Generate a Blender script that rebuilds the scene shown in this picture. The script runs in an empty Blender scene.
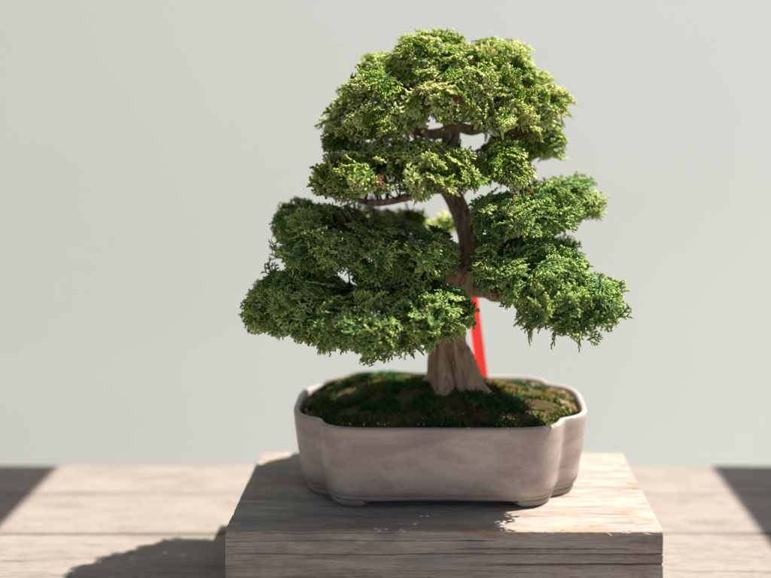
import bpy, bmesh, math, random
import numpy as np
from mathutils import Vector, noise

R = math.radians
rng = np.random.default_rng(11)
random.seed(5)
scene = bpy.context.scene
COL = scene.collection

# ------------------------------------------------------------------ layout
CAM_D = 1.46            # metres from the camera to the trunk
CAM_Z = 1.35
BENCH_Z = 0.75
BLOCK_Z = 0.85
RIM_Z = BLOCK_Z + 0.10
def W(px, py, d):       # sight line of a measured point taken at a true distance d
    return Vector(((px - 430) / 1150 * d, d - CAM_D, CAM_Z - (py - 90) / 1150 * d))

# ------------------------------------------------------------------ helpers
def tag(o, label=None, cat=None, group=None, kind=None):
    if label: o['label'] = label
    if cat: o['category'] = cat
    if group: o['group'] = group
    if kind: o['kind'] = kind
    return o

def empty(name, loc=(0, 0, 0)):
    o = bpy.data.objects.new(name, None)
    o.location = loc
    o.empty_display_size = 0.05
    COL.objects.link(o)
    return o

def mesh_np(name, V, F, mat, parent=None, smooth=True, attrs=None):
    """V (n,3) world coordinates, F list/array of equal-size faces or list of arrays"""
    V = np.asarray(V, dtype=np.float32)
    if parent is not None:
        V = V - np.array(parent.location, dtype=np.float32)
    groups = F if isinstance(F, list) and len(F) and isinstance(F[0], np.ndarray) and F[0].ndim == 2 else [np.asarray(F)]
    me = bpy.data.meshes.new(name)
    me.vertices.add(len(V)); me.vertices.foreach_set('co', V.ravel())
    idx = np.concatenate([g.ravel() for g in groups]).astype(np.int32)
    sizes = np.concatenate([np.full(len(g), g.shape[1]) for g in groups]).astype(np.int32)
    starts = np.concatenate([[0], np.cumsum(sizes)[:-1]]).astype(np.int32)
    me.loops.add(len(idx)); me.loops.foreach_set('vertex_index', idx)
    me.polygons.add(len(sizes)); me.polygons.foreach_set('loop_start', starts)
    me.polygons.foreach_set('use_smooth', np.full(len(sizes), smooth))
    me.update(calc_edges=True)
    if attrs:
        for k, a in attrs.items():
            at = me.attributes.new(k, 'FLOAT', 'POINT')
            at.data.foreach_set('value', np.asarray(a, dtype=np.float32))
    me.validate()
    o = bpy.data.objects.new(name, me)
    o.data.materials.append(mat)
    COL.objects.link(o)
    if parent is not None: o.parent = parent
    return o

def grid_faces(nu, nv, wrap_u=False, off=0):
    """rows nv, columns nu ; index = j*nu+i"""
    iu = np.arange(nu if wrap_u else nu - 1); jv = np.arange(nv - 1)
    I, J = np.meshgrid(iu, jv)
    I2 = (I + 1) % nu
    return np.stack([J * nu + I, J * nu + I2, (J + 1) * nu + I2, (J + 1) * nu + I], -1).reshape(-1, 4) + off

def fn(x, y, z):        # fractal noise about -1..1
    return noise.fractal(Vector((x, y, z)), 1.0, 2.0, 4)

# ------------------------------------------------------------------ materials
class NT:
    def __init__(s, name):
        s.m = bpy.data.materials.new(name); s.m.use_nodes = True
        s.t = s.m.node_tree; s.t.nodes.clear()
        s.out = s.n('ShaderNodeOutputMaterial')
    def n(s, typ, **kw):
        nd = s.t.nodes.new(typ)
        for k, v in kw.items():
            if k.startswith('i_'):
                nd.inputs[k[2:].replace('_', ' ')].default_value = v
            else: setattr(nd, k, v)
        return nd
    def l(s, a, b): s.t.links.new(a, b)
    def coord(s, scale=(1, 1, 1), loc=(0, 0, 0), rot=(0, 0, 0)):
        tc = s.n('ShaderNodeTexCoord'); mp = s.n('ShaderNodeMapping')
        mp.inputs['Scale'].default_value = scale; mp.inputs['Location'].default_value = loc
        mp.inputs['Rotation'].default_value = rot
        s.l(tc.outputs['Object'], mp.inputs['Vector']); return mp.outputs[0]
    def noise(s, vec, scale, detail=4, rough=.55, dist=0):
        nd = s.n('ShaderNodeTexNoise'); nd.inputs['Scale'].default_value = scale
        nd.inputs['Detail'].default_value = detail; nd.inputs['Roughness'].default_value = rough
        nd.inputs['Distortion'].default_value = dist
        s.l(vec, nd.inputs['Vector']); return nd.outputs['Fac']
    def ramp(s, fac, stops):
        nd = s.n('ShaderNodeValToRGB'); cr = nd.color_ramp
        while len(cr.elements) < len(stops): cr.elements.new(.5)
        for e, (p, c) in zip(cr.elements, stops):
            e.position = p
            e.color = (c[0], c[1], c[2], 1) if isinstance(c, (tuple, list)) else (c, c, c, 1)
        s.l(fac, nd.inputs[0]); return nd.outputs[0]
    def mix(s, fac, a, b, mode='MIX'):
        nd = s.n('ShaderNodeMix', data_type='RGBA', blend_type=mode)
        for v, i in ((fac, 0), (a, 6), (b, 7)):
            if isinstance(v, (int, float)): nd.inputs[i].default_value = v
            elif isinstance(v, tuple): nd.inputs[i].default_value = (*v, 1)
            else: s.l(v, nd.inputs[i])
        return nd.outputs[2]
    def math(s, op, a, b=0.0):
        nd = s.n('ShaderNodeMath', operation=op)
        for v, i in ((a, 0), (b, 1)):
            if isinstance(v, (int, float)): nd.inputs[i].default_value = v
            else: s.l(v, nd.inputs[i])
        return nd.outputs[0]
    def bump(s, h, strength, dist):
        nd = s.n('ShaderNodeBump'); nd.inputs['Strength'].default_value = strength
        nd.inputs['Distance'].default_value = dist
        s.l(h, nd.inputs['Height']); return nd.outputs[0]
    def bsdf(s, col, rough=.7, normal=None, spec=.4):
        b = s.n('ShaderNodeBsdfPrincipled')
        if isinstance(col, tuple): b.inputs['Base Color'].default_value = (*col, 1)
        else: s.l(col, b.inputs['Base Color'])
        if isinstance(rough, (int, float)): b.inputs['Roughness'].default_value = rough
        else: s.l(rough, b.inputs['Roughness'])
        b.inputs['Specular IOR Level'].default_value = spec
        if normal is not None: s.l(normal, b.inputs['Normal'])
        s.l(b.outputs[0], s.out.inputs['Surface']); return b

def wood_mat(name, seed, pale, mid, dark, stain, stain_amt=.5, rough=.75, stain2=None, block=False):
    s = NT(name)
    g1 = s.noise(s.coord((2.2, 16, 30), (seed, seed * 1.7, seed * .6)), 3.0, 10, .68, 1.1)
    g2 = s.noise(s.coord((9, 150, 300), (seed, 0, 0)), 4, 6, .7, .5)       # fibres
    g3 = s.noise(s.coord((28, 340, 500), (0, seed, 0)), 3, 4, .7, .2)
    col = s.ramp(g1, [(.30, dark), (.44, mid), (.58, pale), (.74, mid)])
    col = s.mix(.85, col, s.ramp(g2, [(.30, .55), (.48, .93), (.70, 1.12)]), 'MULTIPLY')
    col = s.mix(.7, col, s.ramp(g3, [(.34, .62), (.52, 1.0), (.7, 1.1)]), 'MULTIPLY')
    p = s.noise(s.coord((3.5, 11, 12), (seed * 2, 1, seed)), 2.4, 8, .68, .8)
    pf = s.ramp(p, [(.47, 0.0), (.60, stain_amt)])
    if block:      # weather stain plus the shaded left's grey painted in, thinning to the right
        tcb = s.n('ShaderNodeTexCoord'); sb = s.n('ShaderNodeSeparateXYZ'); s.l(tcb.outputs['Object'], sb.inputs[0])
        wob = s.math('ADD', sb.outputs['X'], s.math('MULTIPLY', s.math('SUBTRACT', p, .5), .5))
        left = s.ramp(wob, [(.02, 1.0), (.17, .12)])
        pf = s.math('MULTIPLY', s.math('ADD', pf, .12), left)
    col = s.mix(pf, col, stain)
    if stain2:
        p2 = s.noise(s.coord((5, 9, 14), (seed * 3, 4, seed)), 3.4, 6, .6, .5)
        col = s.mix(s.ramp(p2, [(.55, 0.0), (.68, .65)]), col, stain2)
    c = s.noise(s.coord((3.5, 120, 130), (seed, 3, 0)), 1.6, 4, .6, .6)   # short checks along the grain
    cm = s.ramp(c, [(.29, 1.0), (.34, 0.0)])
    col = s.mix(s.math('MULTIPLY', cm, .7), col, (.06, .045, .04))
    sp = s.noise(s.coord((1, 1.5, 1.5), (seed * 5, 0, 0)), 55, 2, .5)
    col = s.mix(s.ramp(sp, [(.73, 0.0), (.79, .55)]), col, (.08, .07, .06))
    if block:      # raw tan wood where the front arris has worn and splintered
        ze = s.ramp(s.math('SUBTRACT', s.math('ADD', sb.outputs['Z'], s.math('MULTIPLY', s.math('SUBTRACT', g2, .5), .004)), BLOCK_Z - .5), [(.4965, 0.0), (.4985, .85)])
        ye = s.ramp(s.math('SUBTRACT', s.math('ADD', sb.outputs['Y'], s.math('MULTIPLY', s.math('SUBTRACT', g1, .5), .012)), 1.304 - CAM_D - .5), [(.5015, 1.0), (.5045, 0.0)])
        col = s.mix(s.math('MULTIPLY', ze, ye), col, (.50, .335, .215))
    h = s.math('ADD', s.math('MULTIPLY', g2, .8), s.math('MULTIPLY', g3, .5))
    h = s.math('SUBTRACT', h, s.math('MULTIPLY', cm, .8))
    s.bsdf(col, rough, s.bump(h, .7, .0018), .25)
    return s.m

M = {}
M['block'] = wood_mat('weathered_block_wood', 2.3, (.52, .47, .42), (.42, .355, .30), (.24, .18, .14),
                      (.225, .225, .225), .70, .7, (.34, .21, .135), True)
M['bench'] = wood_mat('bench_wood', 7.1, (.37, .32, .285), (.32, .27, .235), (.25, .20, .17),
                      (.36, .32, .285), .5, .8)
M['canopy'] = wood_mat('added_canopy_wood', 4.4, (.10, .075, .06), (.07, .05, .04), (.04, .03, .025), (.06, .05, .04), .3)

s = NT('raw_splinter_wood')
s.bsdf(s.ramp(s.noise(s.coord((20, 200, 200)), 4, 3), [(.3, (.45, .30, .19)), (.7, (.66, .48, .34))]), .7)
M['splinter'] = s.m
# pot
s = NT('unglazed_stoneware')
a = s.noise(s.coord((1, 1, 2.2), (1, 2, 3)), 7, 5, .5, 1.2)
b = s.noise(s.coord((1.5, 1.5, 4), (5, 2, 3)), 9, 4, .5, .8)
c = s.noise(s.coord((1, 1, 1)), 350, 3, .6)
col = s.ramp(a, [(.3, (.35, .265, .24)), (.45, (.43, .345, .305)), (.57, (.60, .515, .43)), (.72, (.47, .385, .345))])
col = s.mix(.45, col, s.ramp(b, [(.35, (.30, .215, .21)), (.5, (.42, .335, .30)), (.7, (.56, .48, .405))]))
col = s.mix(.6, col, s.ramp(c, [(.3, .82), (.6, 1.05)]), 'MULTIPLY')
# darker olive-brown band near the foot with a noisy upper edge
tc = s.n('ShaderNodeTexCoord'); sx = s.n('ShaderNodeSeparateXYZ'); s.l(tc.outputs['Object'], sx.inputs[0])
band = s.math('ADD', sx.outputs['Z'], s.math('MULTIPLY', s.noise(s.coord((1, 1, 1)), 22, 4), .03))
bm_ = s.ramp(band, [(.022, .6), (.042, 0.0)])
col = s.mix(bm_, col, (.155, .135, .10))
rimm = s.ramp(sx.outputs['Z'], [(.0955, 0.0), (.0985, .55)])
col = s.mix(rimm, col, (.34, .32, .33))
s.bsdf(col, s.ramp(a, [(.3, .42), (.7, .58)]), s.bump(s.math('ADD', c, s.math('MULTIPLY', b, 2)), .25, .0008), .45)
M['pot'] = s.m

# bark
s = NT('fibrous_bark')
v = s.coord((150, 150, 20))
a = s.noise(v, 1.0, 8, .68, 1.6)
b = s.noise(s.coord((1, 1, .6)), 28, 5, .6, .5)
col = s.ramp(a, [(.33, (.06, .03, .018)), (.41, (.32, .18, .105)), (.50, (.60, .40, .26)), (.61, (.82, .66, .50))])
col = s.mix(.4, col, s.ramp(b, [(.35, (.28, .16, .095)), (.55, (.46, .32, .21)), (.7, (.62, .48, .36))]))
s.bsdf(col, .85, s.bump(a, .9, .005), .2)
M['bark'] = s.m
s = NT('twig_bark')
a = s.noise(s.coord((1, 1, 1)), 120, 4, .6)
s.bsdf(s.ramp(a, [(.35, (.07, .035, .022)), (.6, (.17, .095, .062))]), .85, s.bump(a, .5, .001), .2)
M['twig'] = s.m

# scale foliage: colour grows from deep green on the spray's base to yellow green at its growing tips
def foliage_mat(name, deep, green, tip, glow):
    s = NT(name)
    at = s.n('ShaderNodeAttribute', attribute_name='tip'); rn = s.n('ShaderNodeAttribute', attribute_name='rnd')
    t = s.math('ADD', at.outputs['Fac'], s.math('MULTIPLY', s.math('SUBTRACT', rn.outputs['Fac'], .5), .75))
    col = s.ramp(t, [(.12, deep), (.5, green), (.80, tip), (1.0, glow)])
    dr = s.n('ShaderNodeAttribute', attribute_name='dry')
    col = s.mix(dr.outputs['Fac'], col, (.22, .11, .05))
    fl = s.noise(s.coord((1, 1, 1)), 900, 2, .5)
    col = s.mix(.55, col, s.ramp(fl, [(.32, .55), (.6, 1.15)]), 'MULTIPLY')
    b = s.bsdf(col, .45, s.bump(fl, .5, .0006), .32)
    tr = s.n('ShaderNodeBsdfTranslucent'); s.l(s.mix(1.0, col, (.95, 1.0, .45), 'MULTIPLY'), tr.inputs['Color'])
    mx = s.n('ShaderNodeMixShader'); mx.inputs[0].default_value = .33
    s.l(b.outputs[0], mx.inputs[1]); s.l(tr.outputs[0], mx.inputs[2]); s.l(mx.outputs[0], s.out.inputs['Surface'])
    return s.m
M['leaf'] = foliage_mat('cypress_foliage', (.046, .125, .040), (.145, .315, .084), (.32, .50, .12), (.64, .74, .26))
M['leaf_sunlit'] = foliage_mat('cypress_foliage_sunlit', (.024, .100, .018), (.115, .29, .025), (.44, .60, .055), (.92, .92, .48))  # sunlit pads: gloss and highlights put into the paler tip colours

s = NT('red_plastic')
a = s.noise(s.coord((1, 1, .4)), 90, 5, .65)
s.bsdf(s.ramp(a, [(.30, (.50, .03, .02)), (.42, (.80, .030, .022)), (.7, (.86, .045, .03))]), .45, s.bump(a, .3, .001), .35)
M['red'] = s.m
s = NT('white_plastic')
a = s.noise(s.coord(), 60, 3)
s.bsdf(s.ramp(a, [(.3, (.70, .68, .64)), (.7, (.80, .78, .74))]), .45, None, .4)
M['white'] = s.m

s = NT('potting_soil')
a = s.noise(s.coord(), 26, 6, .6, .4); b = s.noise(s.coord(), 260, 4, .65)
col = s.ramp(a, [(.34, (.03, .02, .012)), (.47, (.085, .06, .022)), (.56, (.085, .095, .022)), (.68, (.17, .11, .05))])
col = s.mix(.8, col, s.ramp(b, [(.3, .45), (.65, 1.35)]), 'MULTIPLY')
s.bsdf(col, .95, s.bump(b, .8, .003), .15)
M['soil'] = s.m
s = NT('moss_blades')
at = s.n('ShaderNodeAttribute', attribute_name='tip'); rn = s.n('ShaderNodeAttribute', attribute_name='rnd')
hue = s.ramp(rn.outputs['Fac'], [(.0, (.022, .085, .025)), (.4, (.055, .115, .020)), (.68, (.15, .14, .025)), (.9, (.24, .14, .05))])
col = s.mix(1.0, hue, s.ramp(at.outputs['Fac'], [(0, .5), (1, 1.5)]), 'MULTIPLY')
s.bsdf(col, .8, None, .2)
M['moss'] = s.m
s = NT('pale_grit')
a = s.noise(s.coord(), 90, 3)
s.bsdf(s.ramp(a, [(.35, (.20, .12, .06)), (.55, (.42, .30, .17)), (.7, (.55, .46, .36))]), .85, s.bump(a, .5, .001), .2)
M['grit'] = s.m
s = NT('painted_wall')
a = s.noise(s.coord(), .7, 4, .5); b = s.noise(s.coord(), 60, 4, .6)
col = s.ramp(a, [(.3, (.560, .590, .560)), (.7, (.600, .630, .600))])
s.bsdf(col, .9, s.bump(b, .25, .002), .2)
M['wall'] = s.m
s = NT('gravel_ground')
a = s.noise(s.coord(), 2, 5); b = s.noise(s.coord(), 90, 4, .7)
col = s.mix(.6, s.ramp(a, [(.3, (.25, .235, .21)), (.7, (.33, .31, .28))]), s.ramp(b, [(.3, .6), (.7, 1.2)]), 'MULTIPLY')
s.bsdf(col, .95, s.bump(b, .6, .01), .2)
M['ground'] = s.m

# ------------------------------------------------------------------ ground, wall
g = 40
tag(mesh_np('ground', [(-g, -g, 0), (g, -g, 0), (g, g, 0), (-g, g, 0)], [(0, 1, 2, 3)], M['ground'], smooth=False), kind='structure')

def box_obj(name, c, size, mat, parent=None, bevel=0.0, rotz=0.0, seg=2):
    bm = bmesh.new(); bmesh.ops.create_cube(bm, size=1)
    for v in bm.verts:
        v.co = Vector((v.co.x * size[0], v.co.y * size[1], v.co.z * size[2]))
    if bevel: bmesh.ops.bevel(bm, geom=bm.edges[:], offset=bevel, segments=seg, affect='EDGES')
    me = bpy.data.meshes.new(name); bm.to_mesh(me); bm.free()
    for p in me.polygons: p.use_smooth = False
    o = bpy.data.objects.new(name, me); o.data.materials.append(mat); COL.objects.link(o)
    o.location = c; o.rotation_euler[2] = rotz
    if parent is not None:
        o.parent = parent; o.location = Vector(c) - parent.location
    return o

wall = box_obj('wall', (0, 1.75, 1.9), (11, .2, 3.8), M['wall'], None, .01, R(31))
tag(wall, 'pale grey plastered wall standing out of focus behind the bench', 'wall')

# ------------------------------------------------------------------ bench planks
bench = empty('bench', (0, 0, 0))
tag(bench, 'long weathered plank bench under the wooden block', 'bench')

def noisy_box(name, x0, x1, y0, y1, z0, z1, mat, parent, seed, step, amp=.0006, edge_r=.003, chip=.0, cracks=()):
    """a board whose faces are fine grids: uneven sawn faces, worn edges, cracks cut along the grain"""
    nx = max(2, int((x1 - x0) / step[0]) + 1); ny = max(2, int((y1 - y0) / step[1]) + 1); nz = max(2, int((z1 - z0) / step[2]) + 1)
    xs = np.linspace(x0, x1, nx); ys = np.linspace(y0, y1, ny); zs = np.linspace(z0, z1, nz)
    # closed section loop in the YZ plane, swept along x
    loop = [(y, z1, 0) for y in ys[::-1]][:-1] + [(y0, z, 1) for z in zs[::-1]][:-1] + [(y, z0, 2) for y in ys][:-1] + [(y1, z, 3) for z in zs][:-1]
    nl = len(loop); cy, cz = (y0 + y1) / 2, (z0 + z1) / 2
    V = np.zeros((nx, nl, 3))
    for i, x in enumerate(xs):
        for j, (y, z, f) in enumerate(loop):
            dy0, dz1, dz0, dy1 = y - y0, z1 - z, z - z0, y1 - y
            oy = oz = 0.0
            # rounded, worn arrises
            wear = edge_r * (1 + .6 * fn(x * 14, seed, 0) + chip * max(0, fn(x * 130, seed + 3, 1)) + 1.6 * chip * max(0, fn(x * 22, seed + 7, 1) - .22))
            wear = max(.0006, wear)
            for (a_, b_, sy, sz) in ((dy0, dz1, 1, -1), (dy0, dz0, 1, 1), (dy1, dz1, -1, -1), (dy1, dz0, -1, 1)):
                if a_ < wear and b_ < wear:
                    k = wear - max(a_, b_)
                    oy += sy * k * .55; oz += sz * k * .55
            n_ = amp * fn(x * 6, y * 45 + seed, z * 70)
            if f == 1:
                oy += n_
                for (cz_, xa, xb, depth, w_) in cracks:
                    if xa < x < xb:
                        zc = cz_ + .0016 * fn(x * 7, cz_ * 50, seed) + .0004 * fn(x * 60, cz_ * 50, seed)
                        q = abs(z - zc) / w_
                        ends = min(1, (x - xa) / .02, (xb - x) / .02) if xb < x1 else min(1, (x - xa) / .03)
                        if q < 1: oy += depth * (1 - q * q) * max(ends, 0)
            elif f == 0: oz += n_
            V[i, j] = (x, y + oy, z + oz)
    for s_, i in ((1, 0), (-1, nx - 1)):        # rough sawn ends
        for j in range(nl):
            V[i, j, 0] += s_ * abs(.0012 * fn(V[i, j, 1] * 90, V[i, j, 2] * 90, seed))
    F = grid_faces(nl, nx, True)
    V = V.reshape(-1, 3)
    # end caps as fans
    nV = len(V)
    V = np.vstack([V, [(x0 + .0005, cy, cz), (x1 - .0005, cy, cz)]])
    j = np.arange(nl); j2 = (j + 1) % nl
    T1 = np.stack([np.full(nl, nV), j2, j], -1)
    T2 = np.stack([np.full(nl, nV + 1), (nx - 1) * nl + j, (nx - 1) * nl + j2], -1)
    return mesh_np(name, V, [F, T1, T2], mat, parent, smooth=True)

planks = [(-.30, .094, 0), (.0985, .243, 1), (.248, .380, 2)]
y_a = -0.75
for k, (ya, yb) in enumerate([(-.80, -.508), (-.502, -.204), (-.198, .0955), (.0985, .2478), (.2486, .380)]):
    noisy_box('plank', -1.9 + .013 * k, 1.9 - .02 * k, ya, yb, BENCH_Z - .045, BENCH_Z, M['bench'], bench, 3.1 + k * 5.3,
              (.02, .006, .009), .0008, .004 if k < 2 else (.003 if k == 2 else .0016), .5)
for x in (-1.6, 1.6):
    for y in (-.7, .28):
        box_obj('leg', (x, y, .35), (.09, .09, .69), M['bench'], bench, .004)
for x in (-1.6, 1.6):
    box_obj('crossbeam', (x, -.21, .6645), (.0905, .88, .0745), M['bench'], bench, .004)

# ------------------------------------------------------------------ wooden block
bx0, bx1 = -.2325, .2645
by0, by1 = 1.304 - CAM_D, 1.588 - CAM_D
z = lambda py: CAM_Z - (py - 90) / 1150 * 1.304
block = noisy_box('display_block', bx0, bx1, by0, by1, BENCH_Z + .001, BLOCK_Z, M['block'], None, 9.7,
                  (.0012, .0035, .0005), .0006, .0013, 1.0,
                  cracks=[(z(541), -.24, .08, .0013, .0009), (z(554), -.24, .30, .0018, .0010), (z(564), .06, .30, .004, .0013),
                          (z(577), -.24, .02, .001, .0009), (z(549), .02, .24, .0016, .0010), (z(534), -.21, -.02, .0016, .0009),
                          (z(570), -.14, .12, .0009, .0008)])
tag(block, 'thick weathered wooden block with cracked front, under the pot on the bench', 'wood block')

for (px, py, ln, an) in ((606, 532, .0085, -28), (560, 530.5, .006, 8), (643, 533, .010, -6), (480, 530.5, .007, 4), (270, 530, .006, -10)):
    p = W(px, py, 1.3035); a_ = R(an)
    V = []
    for u, k in ((0, .25), (.3, 1), (.7, .8), (1, .1)):
        for (ax, az) in ((1, 0), (0, 1), (-1, 0), (0, -1)):
            V.append((p.x + ln * u * math.cos(a_) - az * math.sin(a_) * .0004 * k, p.y - .0008 - .0015 * u + ax * .0004 * k, p.z + ln * u * math.sin(a_) + az * .0005 * k * math.cos(a_)))
    mesh_np('splinter', V, [grid_faces(4, 4, True), np.array([(0, 3, 2, 1), (12, 13, 14, 15)])], M['splinter'], block, smooth=False)

# ------------------------------------------------------------------ pot
PC = Vector((.013, 1.4865 - CAM_D, BLOCK_Z))
def outline(th):
    c, s_ = abs(math.cos(th)), abs(math.sin(th))
    def se(a, b, n): return ((c / a) ** n + (s_ / b) ** n) ** (-1 / n)
    r1 = se(.1530, .1290, 6.0); r2 = se(.1865, .0960, 4.2)
    k = 380.0
    m = max(r1, r2)
    return m + math.log(math.exp(k * (r1 - m)) + math.exp(k * (r2 - m))) / k - .0005
NTH = 720
TH = np.linspace(0, 2 * math.pi, NTH, endpoint=False)
RO = np.array([outline(t) for t in TH])
prof = [(.0085, .060), (.0085, .0185), (.0093, .0160), (.0125, .0137), (.0136, .0142), (.0146, .0142), (.0156, .0124), (.022, .0105),
        (.034, .0092), (.050, .0062), (.068, .0036), (.084, .0016), (.093, .0008), (.0968, .0002), (.0988, .0008), (.0997, .0020), (.1, .0034),
        (.0997, .0054), (.0988, .0068), (.097, .0076), (.090, .0085), (.070, .014), (.040, .020), (.022, .034), (.022, .08)]
V = []
for (h, ins) in prof:
    for t, r in zip(TH, RO):
        w = .0005 * noise.noise(Vector((math.cos(t) * 4, math.sin(t) * 4, h * 18)))
        rr = r - ins + w
        V.append((PC.x + rr * math.cos(t), PC.y + rr * math.sin(t), PC.z + h + w * .6))
nb = len(V)
V += [(PC.x, PC.y, PC.z + prof[0][0]), (PC.x, PC.y, PC.z + prof[-1][0])]
i = np.arange(NTH); i2 = (i + 1) % NTH
T1 = np.stack([np.full(NTH, nb), i2, i], -1)
T2 = np.stack([np.full(NTH, nb + 1), (len(prof) - 1) * NTH + i, (len(prof) - 1) * NTH + i2], -1)
pot = empty('bonsai_pot', PC)
tag(pot, 'mauve grey lobed ceramic bonsai pot standing on the wooden block', 'plant pot')
mesh_np('pot_body', V, [grid_faces(NTH, len(prof), True), T1, T2], M['pot'], pot)
corner = math.atan2(.092, .149)
for base in (corner, math.pi - corner, math.pi + corner, 2 * math.pi - corner):
    lo, hi = base - R(21), base + R(16)
    if base in (math.pi - corner, 2 * math.pi - corner): lo, hi = base - R(16), base + R(21)
    # range is wider on the long front/back side
    if math.sin(base) > 0: lo, hi = (base - R(19), base + R(19))
    else: lo, hi = (base - R(19), base + R(19))
    ts = np.linspace(lo, hi, 60)
    sec = [(.0083, .0172), (.0060, .0169), (.003, .0174), (.0010, .0184), (.0002, .0197), (.0002, .040), (.003, .0425), (.0083, .043)]
    V = []
    for q, t in enumerate(ts):
        e = min(q, len(ts) - 1 - q) / 4.0; e = min(1, e)
        for (h, ins) in sec:
            rr = outline(t) - ins
            hh = h if h > .007 else h + (1 - e) * .003
            V.append((PC.x + rr * math.cos(t), PC.y + rr * math.sin(t), PC.z + hh + .0006))
    F = grid_faces(len(sec), len(ts), True)
    caps = np.array([list(range(len(sec)))[::-1], [len(sec) * (len(ts) - 1) + q for q in range(len(sec))]])
    mesh_np('foot', V, [F, caps], M['pot'], pot)

# ------------------------------------------------------------------ soil
TB = W(455, 388, CAM_D)                       # foot of the trunk
def soil_z(x, y):
    dx, dy = x - TB.x, y - TB.y
    mound = .026 * math.exp(-((dx / .085) ** 2 + (dy / .07) ** 2)) + .006 * math.exp(-((dx / .16) ** 2 + (dy / .10) ** 2))
    lx, ly = x - PC.x, y - PC.y
    t = math.atan2(ly, lx); q = min(1.0, math.hypot(lx, ly) / (outline(t) - .009))
    edge = -.0065 * max(0, (q - .8) / .2) ** 2
    left = .017 * math.exp(-(((x + .075) / .10) ** 2 + ((y - PC.y - .05) / .07) ** 2))
    lump = .0040 * fn(x * 22, y * 22, 2.0) + .0016 * fn(x * 90, y * 90, 5.0)
    return RIM_Z - .0035 + (mound + left) * (1 - q ** 9) + edge + lump * (1 - .55 * q)
NR = 90; NA = 320
V = []
ta = np.linspace(0, 2 * math.pi, NA, endpoint=False)
for j in range(1, NR + 1):
    for t in ta:
        r = (outline(t) - .0083) * j / NR
        x, y = PC.x + r * math.cos(t), PC.y + r * math.sin(t)
        V.append((x, y, soil_z(x, y)))
n0 = len(V); V.append((PC.x, PC.y, soil_z(PC.x, PC.y)))
i = np.arange(NA)
T = np.stack([np.full(NA, n0), i, (i + 1) % NA], -1)
tag(mesh_np('soil', V, [grid_faces(NA, NR, True), T], M['soil']), kind='structure')

def soil_pt(margin=.014):
    while True:
        t = rng.uniform(0, 2 * math.pi); r = math.sqrt(rng.random()) * .19
        if r < outline(t) - margin:
            x, y = PC.x + r * math.cos(t), PC.y + r * math.sin(t)
            return x, y
# moss: leafy blades
BV, BF, BT, BR = [], [], [], []
nb = 0
for k in range(30000):
    x, y = soil_pt(.013)
    if math.hypot(x - TB.x, (y - TB.y)) < .026: continue
    m = fn(x * 26, y * 26, 7.0)
    if m < -.16 + .25 * rng.random(): continue
    zz = soil_z(x, y)
    hue = .42 + .85 * fn(x * 17, y * 17, 11.0) + rng.normal(0, .10)
    if x < TB.x - .03 or x > .12 or y < -.04: hue -= .12
    h = rng.uniform(.0022, .0052) * (1.0 + .6 * max(0, m)); w = rng.uniform(.0006, .0012)
    a = rng.uniform(0, math.pi); lean = rng.normal(0, .55, 2)
    cx, sx_ = math.cos(a) * w, math.sin(a) * w
    bx, by = lean * h
    BV += [(x - cx, y - sx_, zz - .001), (x + cx, y + sx_, zz - .001),
           (x + cx * .8 + bx * .5, y + sx_ * .8 + by * .5, zz + h * .6), (x - cx * .8 + bx * .5, y - sx_ * .8 + by * .5, zz + h * .6),
           (x + cx * .12 + bx * 1.3, y + sx_ * .12 + by * 1.3, zz + h), (x - cx * .12 + bx * 1.3, y - sx_ * .12 + by * 1.3, zz + h)]
    BF += [(nb, nb + 1, nb + 2, nb + 3), (nb + 3, nb + 2, nb + 4, nb + 5)]
    BT += [0, 0, .6, .6, 1, 1]; BR += [min(1, max(0, hue))] * 6
    nb += 6
tag(mesh_np('moss', BV, np.array(BF), M['moss'], attrs={'tip': BT, 'rnd': BR}), kind='stuff')

# grit: crumbs lying on the moss and against the rim
ico = bmesh.new(); bmesh.ops.create_icosphere(ico, subdivisions=1, radius=1)
IV = np.array([v.co[:] for v in ico.verts]); IF = np.array([[v.index for v in f.verts] for f in ico.faces]); ico.free()
GV, GF = [], []
def crumb(x, y, zc, s_):
    A = rng.normal(0, 1, (3, 3)); Q, _ = np.linalg.qr(A)
    P = (IV * (1 + .25 * rng.normal(0, 1, (len(IV), 1)))) * np.array([1, .7, .5]) * s_
    GF.append(IF + sum(len(g_) for g_ in GV)); GV.append(P @ Q.T + np.array([x, y, zc]))
for k in range(45):
    x, y = soil_pt(.016); crumb(x, y, soil_z(x, y) + .0012, rng.uniform(.0008, .0022))
for k in range(90):                                  # sunlit crumbs along the right side
    t = rng.uniform(R(-18), R(38)); r = outline(t) - .0125 - abs(rng.normal(0, .010)) - .002
    x, y = PC.x + r * math.cos(t), PC.y + r * math.sin(t); crumb(x, y, soil_z(x, y) + .0015, rng.uniform(.0015, .0048))
for k in range(26):                                  # left end
    t = rng.uniform(R(165), R(205)); r = outline(t) - .0145 - abs(rng.normal(0, .006))
    x, y = PC.x + r * math.cos(t), PC.y + r * math.sin(t); crumb(x, y, soil_z(x, y) + .0015, rng.uniform(.002, .005))
for px in (327, 333, 378, 381, 385, 388, 392, 364, 418, 424, 497, 503, 350, 460):   # by the front rim
    x = (px - 430) / 1150 * 1.372
    t = math.atan2(-.12, x - PC.x); y = PC.y - .1145 + rng.uniform(-.001, .006)
    crumb(x, y, max(soil_z(x, y), RIM_Z - .002) + .002, rng.uniform(.0012, .0024))
tag(mesh_np('gravel', np.vstack(GV), np.vstack(GF), M['grit'], smooth=False), kind='stuff')

# ------------------------------------------------------------------ tree
tree = empty('bonsai_tree', TB)
tag(tree, 'small cypress bonsai with layered green foliage pads growing in the pot', 'bonsai tree')

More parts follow.
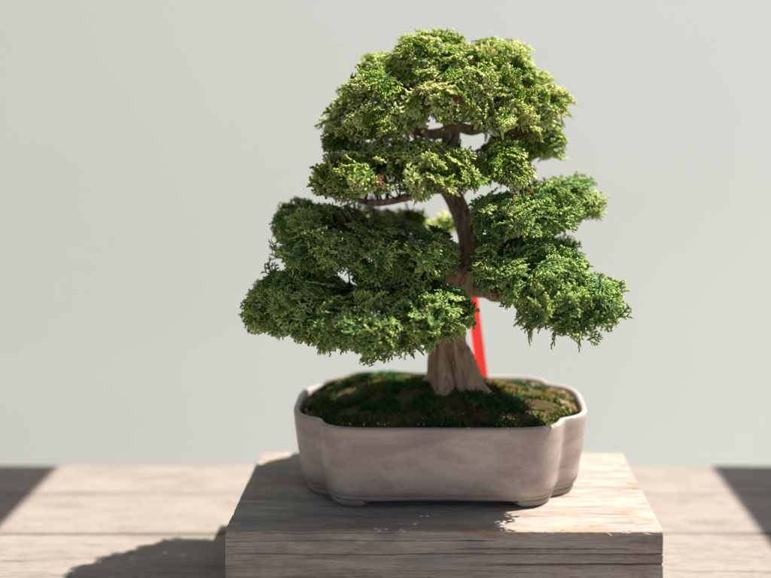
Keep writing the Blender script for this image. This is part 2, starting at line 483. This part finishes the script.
def catmull(P, n):
    P = [np.array(p, float) for p in P]
    P = [2 * P[0] - P[1]] + P + [2 * P[-1] - P[-2]]
    out = []
    for k in range(1, len(P) - 2):
        for t in np.linspace(0, 1, n, endpoint=False):
            a, b, c, d = P[k - 1], P[k], P[k + 1], P[k + 2]
            out.append(.5 * ((2 * b) + (-a + c) * t + (2 * a - 5 * b + 4 * c - d) * t * t + (-a + 3 * b - 3 * c + d) * t ** 3))
    out.append(P[-2]); return np.array(out)

def limb_mesh(pts, nseg, nside, rough, roots=False, seed=0.0):
    """pts: (x,y,z,r)"""
    C = catmull(pts, nseg); n = len(C)
    V = []
    up = np.array([0, 1.0, 0])
    for i in range(n):
        tdir = C[min(i + 1, n - 1), :3] - C[max(i - 1, 0), :3]; tdir /= np.linalg.norm(tdir)
        a = np.cross(tdir, up); a /= np.linalg.norm(a); b = np.cross(a, tdir)
        r = C[i, 3]
        for k in range(nside):
            t = 2 * math.pi * k / nside
            tw = t + i / n * 1.6
            f = 1 + rough * (noise.noise(Vector((math.cos(tw) * 2.6, math.sin(tw) * 2.6, i / nseg * .55 + seed)))
                             + .55 * noise.noise(Vector((math.cos(tw) * 7.5, math.sin(tw) * 7.5, i / nseg * .5 + seed)))
                             + (.42 * noise.noise(Vector((math.cos(tw) * 15, math.sin(tw) * 15, i / nseg * .9 + seed))) if roots else 0))
            if roots:
                h = max(0.0, 1 - (C[i, 2] - C[0, 2]) / .09)
                # buttress roots: ridges with clefts, one cleft facing the camera
                f += h ** 1.5 * (.26 * math.cos(5 * (t - R(252))) * -1 - .04)
                f += h ** .7 * -.70 * math.exp(-((((t - R(272) + math.pi) % (2 * math.pi)) - math.pi) / .20) ** 2)
            p = C[i, :3] + (a * math.cos(t) + b * math.sin(t)) * r * f
            V.append(p)
    F = grid_faces(nside, n, True)
    cap = np.array([[(n - 1) * nside + k for k in range(nside)]])
    return np.array(V), F, cap

def px_path(lst):   # (px, py, d, half width px)
    out = []
    for (px, py, d, w) in lst:
        p = W(px, py, d); out.append((p.x, p.y, p.z, w * d / 1150))
    return out

trunk_path = px_path([(456, 400, 1.462, 36), (455, 388, 1.462, 31), (454, 372, 1.461, 24), (448.5, 348, 1.460, 18), (450, 325, 1.458, 14.5),
                      (455, 302, 1.455, 11.5), (462, 281, 1.455, 12), (469, 262, 1.455, 11), (469, 240, 1.455, 9.5), (463, 219, 1.455, 8.5),
                      (457, 203, 1.45, 8.5), (449, 189, 1.445, 8), (441, 175, 1.445, 7.5), (446, 152, 1.45, 8), (452, 132, 1.45, 7.5),
                      (448, 112, 1.45, 6), (455, 90, 1.45, 4.5), (448, 66, 1.45, 2.5), (446, 52, 1.45, 1.2)])
V, F, cap = limb_mesh(trunk_path, 26, 128, .27, True, 1.0)
mesh_np('trunk', V, [F, cap], M['bark'], tree)
limbs = [
    [(460, 292, 1.455, 7), (482, 291, 1.45, 6.5), (497, 296, 1.44, 5.5), (525, 298, 1.43, 4), (560, 306, 1.43, 3), (600, 312, 1.43, 1.5)],
    [(463, 232, 1.455, 7), (482, 240, 1.45, 6.5), (505, 240, 1.44, 5), (545, 236, 1.45, 4), (570, 222, 1.46, 3), (582, 210, 1.46, 1.5)],
    [(463, 272, 1.455, 8), (444, 276, 1.43, 7), (415, 281, 1.41, 5.5), (370, 292, 1.40, 4.5), (320, 300, 1.40, 3), (272, 306, 1.41, 1.5)],
    [(466, 250, 1.455, 7), (440, 254, 1.45, 5.5), (400, 255, 1.43, 4.5), (350, 246, 1.42, 3.5), (300, 238, 1.43, 2)],
    [(446, 186, 1.445, 7), (425, 188, 1.43, 6), (400, 199, 1.42, 3.6), (372, 203, 1.42, 3), (350, 196, 1.42, 2.4), (330, 182, 1.42, 1.5)],
    [(452, 130, 1.45, 6.5), (432, 134, 1.44, 5), (408, 130, 1.43, 4.6), (382, 136, 1.43, 3.6), (350, 132, 1.43, 2.4), (338, 124, 1.43, 1.2)],
    [(450, 122, 1.45, 6), (472, 130, 1.44, 5), (496, 124, 1.44, 4), (525, 128, 1.45, 3), (556, 122, 1.46, 1.5)],
    [(441, 176, 1.445, 5), (465, 168, 1.42, 4), (495, 166, 1.40, 3), (520, 168, 1.40, 1.6)],
    [(452, 120, 1.45, 5), (425, 100, 1.43, 3.5), (395, 88, 1.42, 2.5), (375, 78, 1.42, 1.2)],
    [(455, 100, 1.45, 4.5), (485, 88, 1.44, 3.5), (520, 85, 1.44, 2.2), (545, 92, 1.45, 1.2)],
    [(470, 270, 1.46, 6), (440, 240, 1.51, 5), (410, 224, 1.54, 4), (360, 218, 1.55, 2)],
    [(470, 250, 1.46, 6), (500, 262, 1.49, 4), (545, 268, 1.51, 2)],
]
LIMB_PTS = []
for q, l in enumerate(limbs):
    P = px_path(l)
    V, F, cap = limb_mesh(P, 12, 20, .28, False, 3.0 + q)
    mesh_np('branch', V, [F, cap], M['bark'], tree)
    LIMB_PTS.append(catmull(P, 8)[:, :3])
LIMB_PTS.append(catmull(trunk_path, 6)[55:, :3])
ALL_L = np.vstack(LIMB_PTS)

# ---- sprays: flat forked fans of scale-leaf branchlets
def spray_proto(seed, L=.040):
    r = np.random.default_rng(seed)
    segs = []     # (start, dir2d angle, length, z0, tip0, tip1, w)
    def finger(p, ang, ln, t0, w): segs.append((p, ang, ln, t0, w))
    def twig(p, ang, ln, level, w):
        # the axis is a slightly bent chain of two fingers
        mid = p + np.array([math.cos(ang), math.sin(ang)]) * ln * .5
        a2 = ang + r.normal(0, .12)
        finger(p, ang, ln * .54, .15 + .2 * level, w); finger(mid, a2, ln * .52, .45 + .2 * level, w)
        if level >= 2: return
        sp = .0062 if level == 0 else .0052
        s_ = sp * .7; side = 1 if r.random() < .5 else -1
        while s_ < ln * .93:
            q = p + np.array([math.cos(ang), math.sin(ang)]) * s_ if s_ < ln * .5 else mid + np.array([math.cos(a2), math.sin(a2)]) * (s_ - ln * .5)
            fr = s_ / ln
            if level == 0: sl = ln * (.60 * (1 - fr) ** .75 + .10) * r.uniform(.75, 1.15)
            else: sl = min(.0088, ln * (.55 * (1 - fr) + .20)) * r.uniform(.7, 1.2)
            if r.random() > .08:
                twig(q, ang + side * r.uniform(.55, .95), sl, level + 1 if sl > .008 else 2, w * .92)
            side = -side; s_ += sp * r.uniform(.6, .95)
    twig(np.zeros(2), 0.0, L, 0, .00152)
    rings = [(0, .72), (.25, 1.0), (.42, .78), (.68, 1.14), (.88, .95), (1.0, .35)]
    Vs, Fs, Ts = [], [], []
    nv = 0
    for (p, ang, ln, t0, w) in segs:
        w = w * r.uniform(.85, 1.15)
        dz = r.normal(0, .0010); bend = r.normal(0, .0008) + .0006; roll = r.uniform(-.5, .5)
        d = np.array([math.cos(ang), math.sin(ang)]); nrm = np.array([-d[1], d[0]])
        for (u, k) in rings:
            c = p + d * ln * u
            zc = dz * u + bend * u * u + .14 * (abs(c[1])) ** 1.0 * -1.0 - 1.9 * c[0] ** 2
            for (ax, az) in ((1, 0), (0, .68), (-1, 0), (0, -.68)):
                cr, sr = math.cos(roll), math.sin(roll)
                ox, oz = ax * cr - az * sr, ax * sr + az * cr
                q = c + nrm * ox * w * k
                Vs.append((q[0], q[1], zc + oz * w * k)); Ts.append(min(1, t0 + .34 * u))
        for j in range(len(rings) - 1):
            for k in range(4):
                a = nv + j * 4 + k; b = nv + j * 4 + (k + 1) % 4
                Fs.append((a, b, b + 4, a + 4))
        e = nv + (len(rings) - 1) * 4
        Fs.append((e, e + 1, e + 2, e + 3))
        nv += len(rings) * 4
    return np.array(Vs), np.array(Fs), np.array(Ts)
PL = (.030, .033, .036, .038, .042, .034, .040, .028, .024, .031)
PROT = [spray_proto(100 + k, L) for k, L in enumerate(PL)]

def unit(v): return v / (np.linalg.norm(v) + 1e-9)

def pad(name, ells, n_spray, mat, dens_shift=0.0, label=None, tip_lift=0.0):
    E = []
    for (px, py, rx, ry, d, rd) in ells:
        c = W(px, py, d); k = d / 1150
        E.append((np.array(c), np.array([(rx + 4) * k, rd + .004, (ry + 3.5) * k])))
    area = np.array([(e[1][0] * e[1][1] + e[1][0] * e[1][2] + e[1][1] * e[1][2]) for e in E]); area /= area.sum()
    allc = sum(e[0] * a for e, a in zip(E, area))
    VV, FF, TT, RR, DD = [], [], [], [], []
    TV, TF = [], []
    off = 0; toff = 0
    # clumps first: each clump is a cluster of sprays sharing a centre and a direction
    n_cl = max(6, n_spray // 7)
    made = 0; tries = 0
    clumps = []
    while made < n_cl and tries < n_cl * 60:
        tries += 1
        e = E[rng.choice(len(E), p=area)]
        u = unit(rng.normal(0, 1, 3))
        if u[2] < -.55 and rng.random() < .6: continue
        p = e[0] + u * e[1]
        ins = False
        for e2 in E:
            if e2 is e: continue
            if np.linalg.norm((p - e2[0]) / e2[1]) < .80: ins = True; break
        if ins and rng.random() > .12: continue
        # keep clumps apart so the surface breaks into tufts
        if any(np.linalg.norm(p - q) < .0125 for q, _, _ in clumps) and rng.random() < .93: continue
        n = unit(u / e[1])
        if rng.random() < .12: p = e[0] + (p - e[0]) * .6
        clumps.append((p, n, rng.normal(0, .15))); made += 1
    for (p, n, hue) in clumps:
        rad = p - np.array([TB.x, TB.y, p[2]]); rad[2] = 0; rad = unit(rad)
        tg_ = rng.normal(0, 1, 3); tg_ = unit(tg_ - n * np.dot(tg_, n))
        o = unit(.46 * n + .50 * rad + .34 * tg_ + np.array([0, 0, -.10 if n[2] < .5 else .10]))
        root = p - o * .030
        side = unit(np.cross(o, np.array([0, 0, 1.0])) + 1e-6)
        upv = np.cross(side, o)
        for q in range(rng.integers(6, 9)):
            d = unit(o + side * rng.normal(0, .50) + upv * rng.normal(0, .30))
            if d[2] < -.5: d[2] *= .6; d = unit(d)
            N = unit(np.array([0, 0, 1.0]) * .65 + n * .95 + rng.normal(0, .28, 3))
            N = unit(N - d * np.dot(N, d)); S = np.cross(N, d)
            kk = rng.integers(len(PROT))
            pv, pf, pt = PROT[kk]
            sc = rng.uniform(.58, 1.08)
            if rng.random() < .5: S = -S; pf = pf[:, ::-1]
            pj = rng.normal(0, .0075, 3); pj = pj - n * np.dot(pj, n) - n * abs(rng.normal(0, .0045))
            base = p + pj - d * PL[kk] * sc * rng.uniform(.78, .95)
            Q = base + sc * (pv[:, :1] * d + pv[:, 1:2] * S + pv[:, 2:3] * N)
            VV.append(Q); FF.append(pf + off); off += len(Q)
            TT.append(np.clip(pt + tip_lift, 0, 1)); RR.append(np.full(len(Q), np.clip(.5 + hue + rng.normal(0, .16), 0, 1)))
            DD.append(np.full(len(Q), 1.0 if rng.random() < .009 else 0.0))
        if rng.random() > .38: continue
        L_ = ALL_L[np.argmin(np.linalg.norm(ALL_L - root - np.array([0, 0, -.02]), axis=1))]
        mid = (L_ + root) / 2 + np.array([0, 0, -.004]) + rng.normal(0, .004, 3)
        P = [(*L_, .0013), (*mid, .0010), (*root, .0008), (*(root + o * .008), .0005)]
        tv, tf, tcap = limb_mesh(P, 4, 5, .2)
        TV.append(tv); TF.append(tf + toff); toff += len(tv)
    ob = mesh_np(name, np.vstack(VV), np.vstack(FF), mat, tree, attrs={'tip': np.concatenate(TT), 'rnd': np.concatenate(RR), 'dry': np.concatenate(DD)})
    if label: ob['label'] = label
    tw = mesh_np('twigs', np.vstack(TV), np.vstack(TF), M['twig'], None)
    tw.data.transform(__import__('mathutils').Matrix.Translation(-TB))
    tw.parent = ob
    return len(VV)

tot = 0
A = [(450, 98, 40, 20, 1.365, .05), (398, 96, 55, 30, 1.41, .08), (468, 82, 66, 36, 1.42, .09), (534, 108, 33, 34, 1.44, .065), (432, 58, 38, 26, 1.43, .06),
     (356, 116, 24, 24, 1.42, .055), (547, 138, 18, 18, 1.46, .045), (496, 62, 32, 21, 1.44, .06), (378, 78, 26, 22, 1.43, .055), (342, 136, 15, 14, 1.43, .045),
     (376, 122, 30, 12, 1.38, .05), (506, 116, 28, 16, 1.39, .06)]
tot += pad('foliage_pad', A, 1400, M['leaf_sunlit'], tip_lift=.05)
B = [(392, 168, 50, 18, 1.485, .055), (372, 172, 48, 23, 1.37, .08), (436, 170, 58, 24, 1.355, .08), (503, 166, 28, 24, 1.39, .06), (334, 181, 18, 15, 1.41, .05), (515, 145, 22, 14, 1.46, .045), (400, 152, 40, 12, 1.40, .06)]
tot += pad('foliage_pad', B, 830, M['leaf_sunlit'], tip_lift=.0)
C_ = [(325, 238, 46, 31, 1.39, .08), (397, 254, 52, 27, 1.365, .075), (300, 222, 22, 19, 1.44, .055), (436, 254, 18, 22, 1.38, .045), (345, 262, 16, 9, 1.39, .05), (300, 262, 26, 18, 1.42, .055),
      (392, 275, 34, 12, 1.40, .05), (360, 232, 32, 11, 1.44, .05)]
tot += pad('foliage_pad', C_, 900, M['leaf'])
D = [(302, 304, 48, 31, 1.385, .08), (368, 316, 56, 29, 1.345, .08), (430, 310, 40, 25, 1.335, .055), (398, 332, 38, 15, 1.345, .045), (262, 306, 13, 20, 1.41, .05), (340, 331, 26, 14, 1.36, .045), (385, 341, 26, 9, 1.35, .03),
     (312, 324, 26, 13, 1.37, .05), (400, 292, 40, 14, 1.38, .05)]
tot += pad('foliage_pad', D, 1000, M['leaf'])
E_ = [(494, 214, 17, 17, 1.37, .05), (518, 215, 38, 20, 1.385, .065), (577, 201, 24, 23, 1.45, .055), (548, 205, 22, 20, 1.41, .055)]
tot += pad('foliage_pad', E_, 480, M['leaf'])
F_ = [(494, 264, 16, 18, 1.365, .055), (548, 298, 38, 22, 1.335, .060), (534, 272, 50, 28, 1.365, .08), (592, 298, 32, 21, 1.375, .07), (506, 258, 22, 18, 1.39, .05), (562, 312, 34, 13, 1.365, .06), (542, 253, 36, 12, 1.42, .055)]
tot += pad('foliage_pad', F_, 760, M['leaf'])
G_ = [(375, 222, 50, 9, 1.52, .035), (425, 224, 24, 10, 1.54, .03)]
tot += pad('foliage_pad', G_, 150, M['leaf_sunlit'])
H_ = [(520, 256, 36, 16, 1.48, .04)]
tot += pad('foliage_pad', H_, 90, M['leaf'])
print('sprays', tot)

# ------------------------------------------------------------------ red marker
tg = empty('plant_label', W(483, 378, 1.565))
tag(tg, 'narrow red plastic plant label leaning in the moss behind the trunk', 'plant label')
d_ = 1.565; k_ = d_ / 1150
lo = W(482.5, 382, d_); hi_ = W(468.5, 268, d_ + .01)
def strip(name, off0, off1, th, mat, dy):
    ax = (hi_ - lo).normalized(); sd = Vector((ax.z, .55, -ax.x)).normalized(); nn = ax.cross(sd).normalized()
    P = []
    for t in (0, 1):
        b_ = lo.lerp(hi_, t)
        for (a_, c_) in ((off0, -th), (off1, -th), (off1, th), (off0, th)):
            P.append(b_ + sd * a_ + nn * c_ + Vector((0, dy, 0)))
    F = [(0, 1, 5, 4), (1, 2, 6, 5), (2, 3, 7, 6), (3, 0, 4, 7), (3, 2, 1, 0), (4, 5, 6, 7)]
    return mesh_np(name, [tuple(p) for p in P], np.array(F), mat, tg, smooth=False)
strip('red_face', -.0088, .0088, .0005, M['red'], 0)
strip('white_edge', -.0125, -.00885, .0005, M['white'], .0)

# ------------------------------------------------------------------ unseen canopy, added to cast the two straight shadows and block sky light
SX = .57                        # sideways shift of a shadow per metre of height
CZ = 2.10
sh = (CZ - BENCH_Z) * SX
can = empty('added_shade_canopy', (0, 0, 0))
tag(can, 'unseen dark wooden canopy added over the bench to shade it, with an open strip between its boards', 'canopy')
def run(xa, xb, n):
    w_ = (xb - xa) / n
    for q in range(n):
        box_obj('board', (xa + w_ * (q + .5), -1.3, CZ + .015), (w_ - .0008, 3.85, .03), M['canopy'], can, .001)
run(-1.6, -.593 + sh, 9)
run(.462 + sh, 3.3, 7)
for y in (-3.1, .5):
    box_obj('crossbeam', (.85, y, CZ - .051), (5.1, .09, .10), M['canopy'], can, .004)
for x in (-1.6, 3.3):
    for y in (-3.1, .5):
        box_obj('post', (x, y, (CZ - .102) / 2), (.1, .1, CZ - .103), M['canopy'], can, .004)

# ------------------------------------------------------------------ light
EL = math.atan(1 / SX); AZ = R(-5)          # sun stands on the right-hand side
sd = bpy.data.lights.new('sun', 'SUN'); sd.energy = 4.7; sd.angle = R(.55); sd.color = (1.0, .945, .87)
so = bpy.data.objects.new('sun', sd); COL.objects.link(so)
to_sun = Vector((math.cos(EL) * math.cos(AZ), -math.cos(EL) * math.sin(AZ), math.sin(EL)))
so.rotation_euler = to_sun.to_track_quat('Z', 'Y').to_euler(); so.location = to_sun * 6
w = bpy.data.worlds.new('World'); scene.world = w; w.use_nodes = True
nt = w.node_tree; nt.nodes.clear()
sky = nt.nodes.new('ShaderNodeTexSky'); sky.sky_type = 'NISHITA'; sky.sun_disc = False
sky.sun_elevation = EL; sky.sun_rotation = R(90) + AZ
sky.air_density = 1.0; sky.dust_density = 2.0
bg = nt.nodes.new('ShaderNodeBackground'); bg.inputs[1].default_value = .068
wo = nt.nodes.new('ShaderNodeOutputWorld')
nt.links.new(sky.outputs[0], bg.inputs[0]); nt.links.new(bg.outputs[0], wo.inputs[0])

# ------------------------------------------------------------------ camera
cd = bpy.data.cameras.new('camera'); co = bpy.data.objects.new('camera', cd); COL.objects.link(co)
co.location = (0, -CAM_D, CAM_Z); co.rotation_euler = (R(90), 0, 0)
cd.sensor_width = 36; cd.lens = 1150 / 771 * 36
cd.shift_x = -(430 - 385.5) / 771; cd.shift_y = -(289 - 90) / 771
cd.clip_start = .05; cd.clip_end = 200
cd.dof.use_dof = True; cd.dof.focus_distance = 1.335; cd.dof.aperture_fstop = 1.5
scene.camera = co
scene.view_settings.view_transform = 'Standard'; scene.view_settings.look = 'None'
scene.view_settings.exposure = .95; scene.view_settings.gamma = 1
scene.render.resolution_x = 1024; scene.render.resolution_y = 768
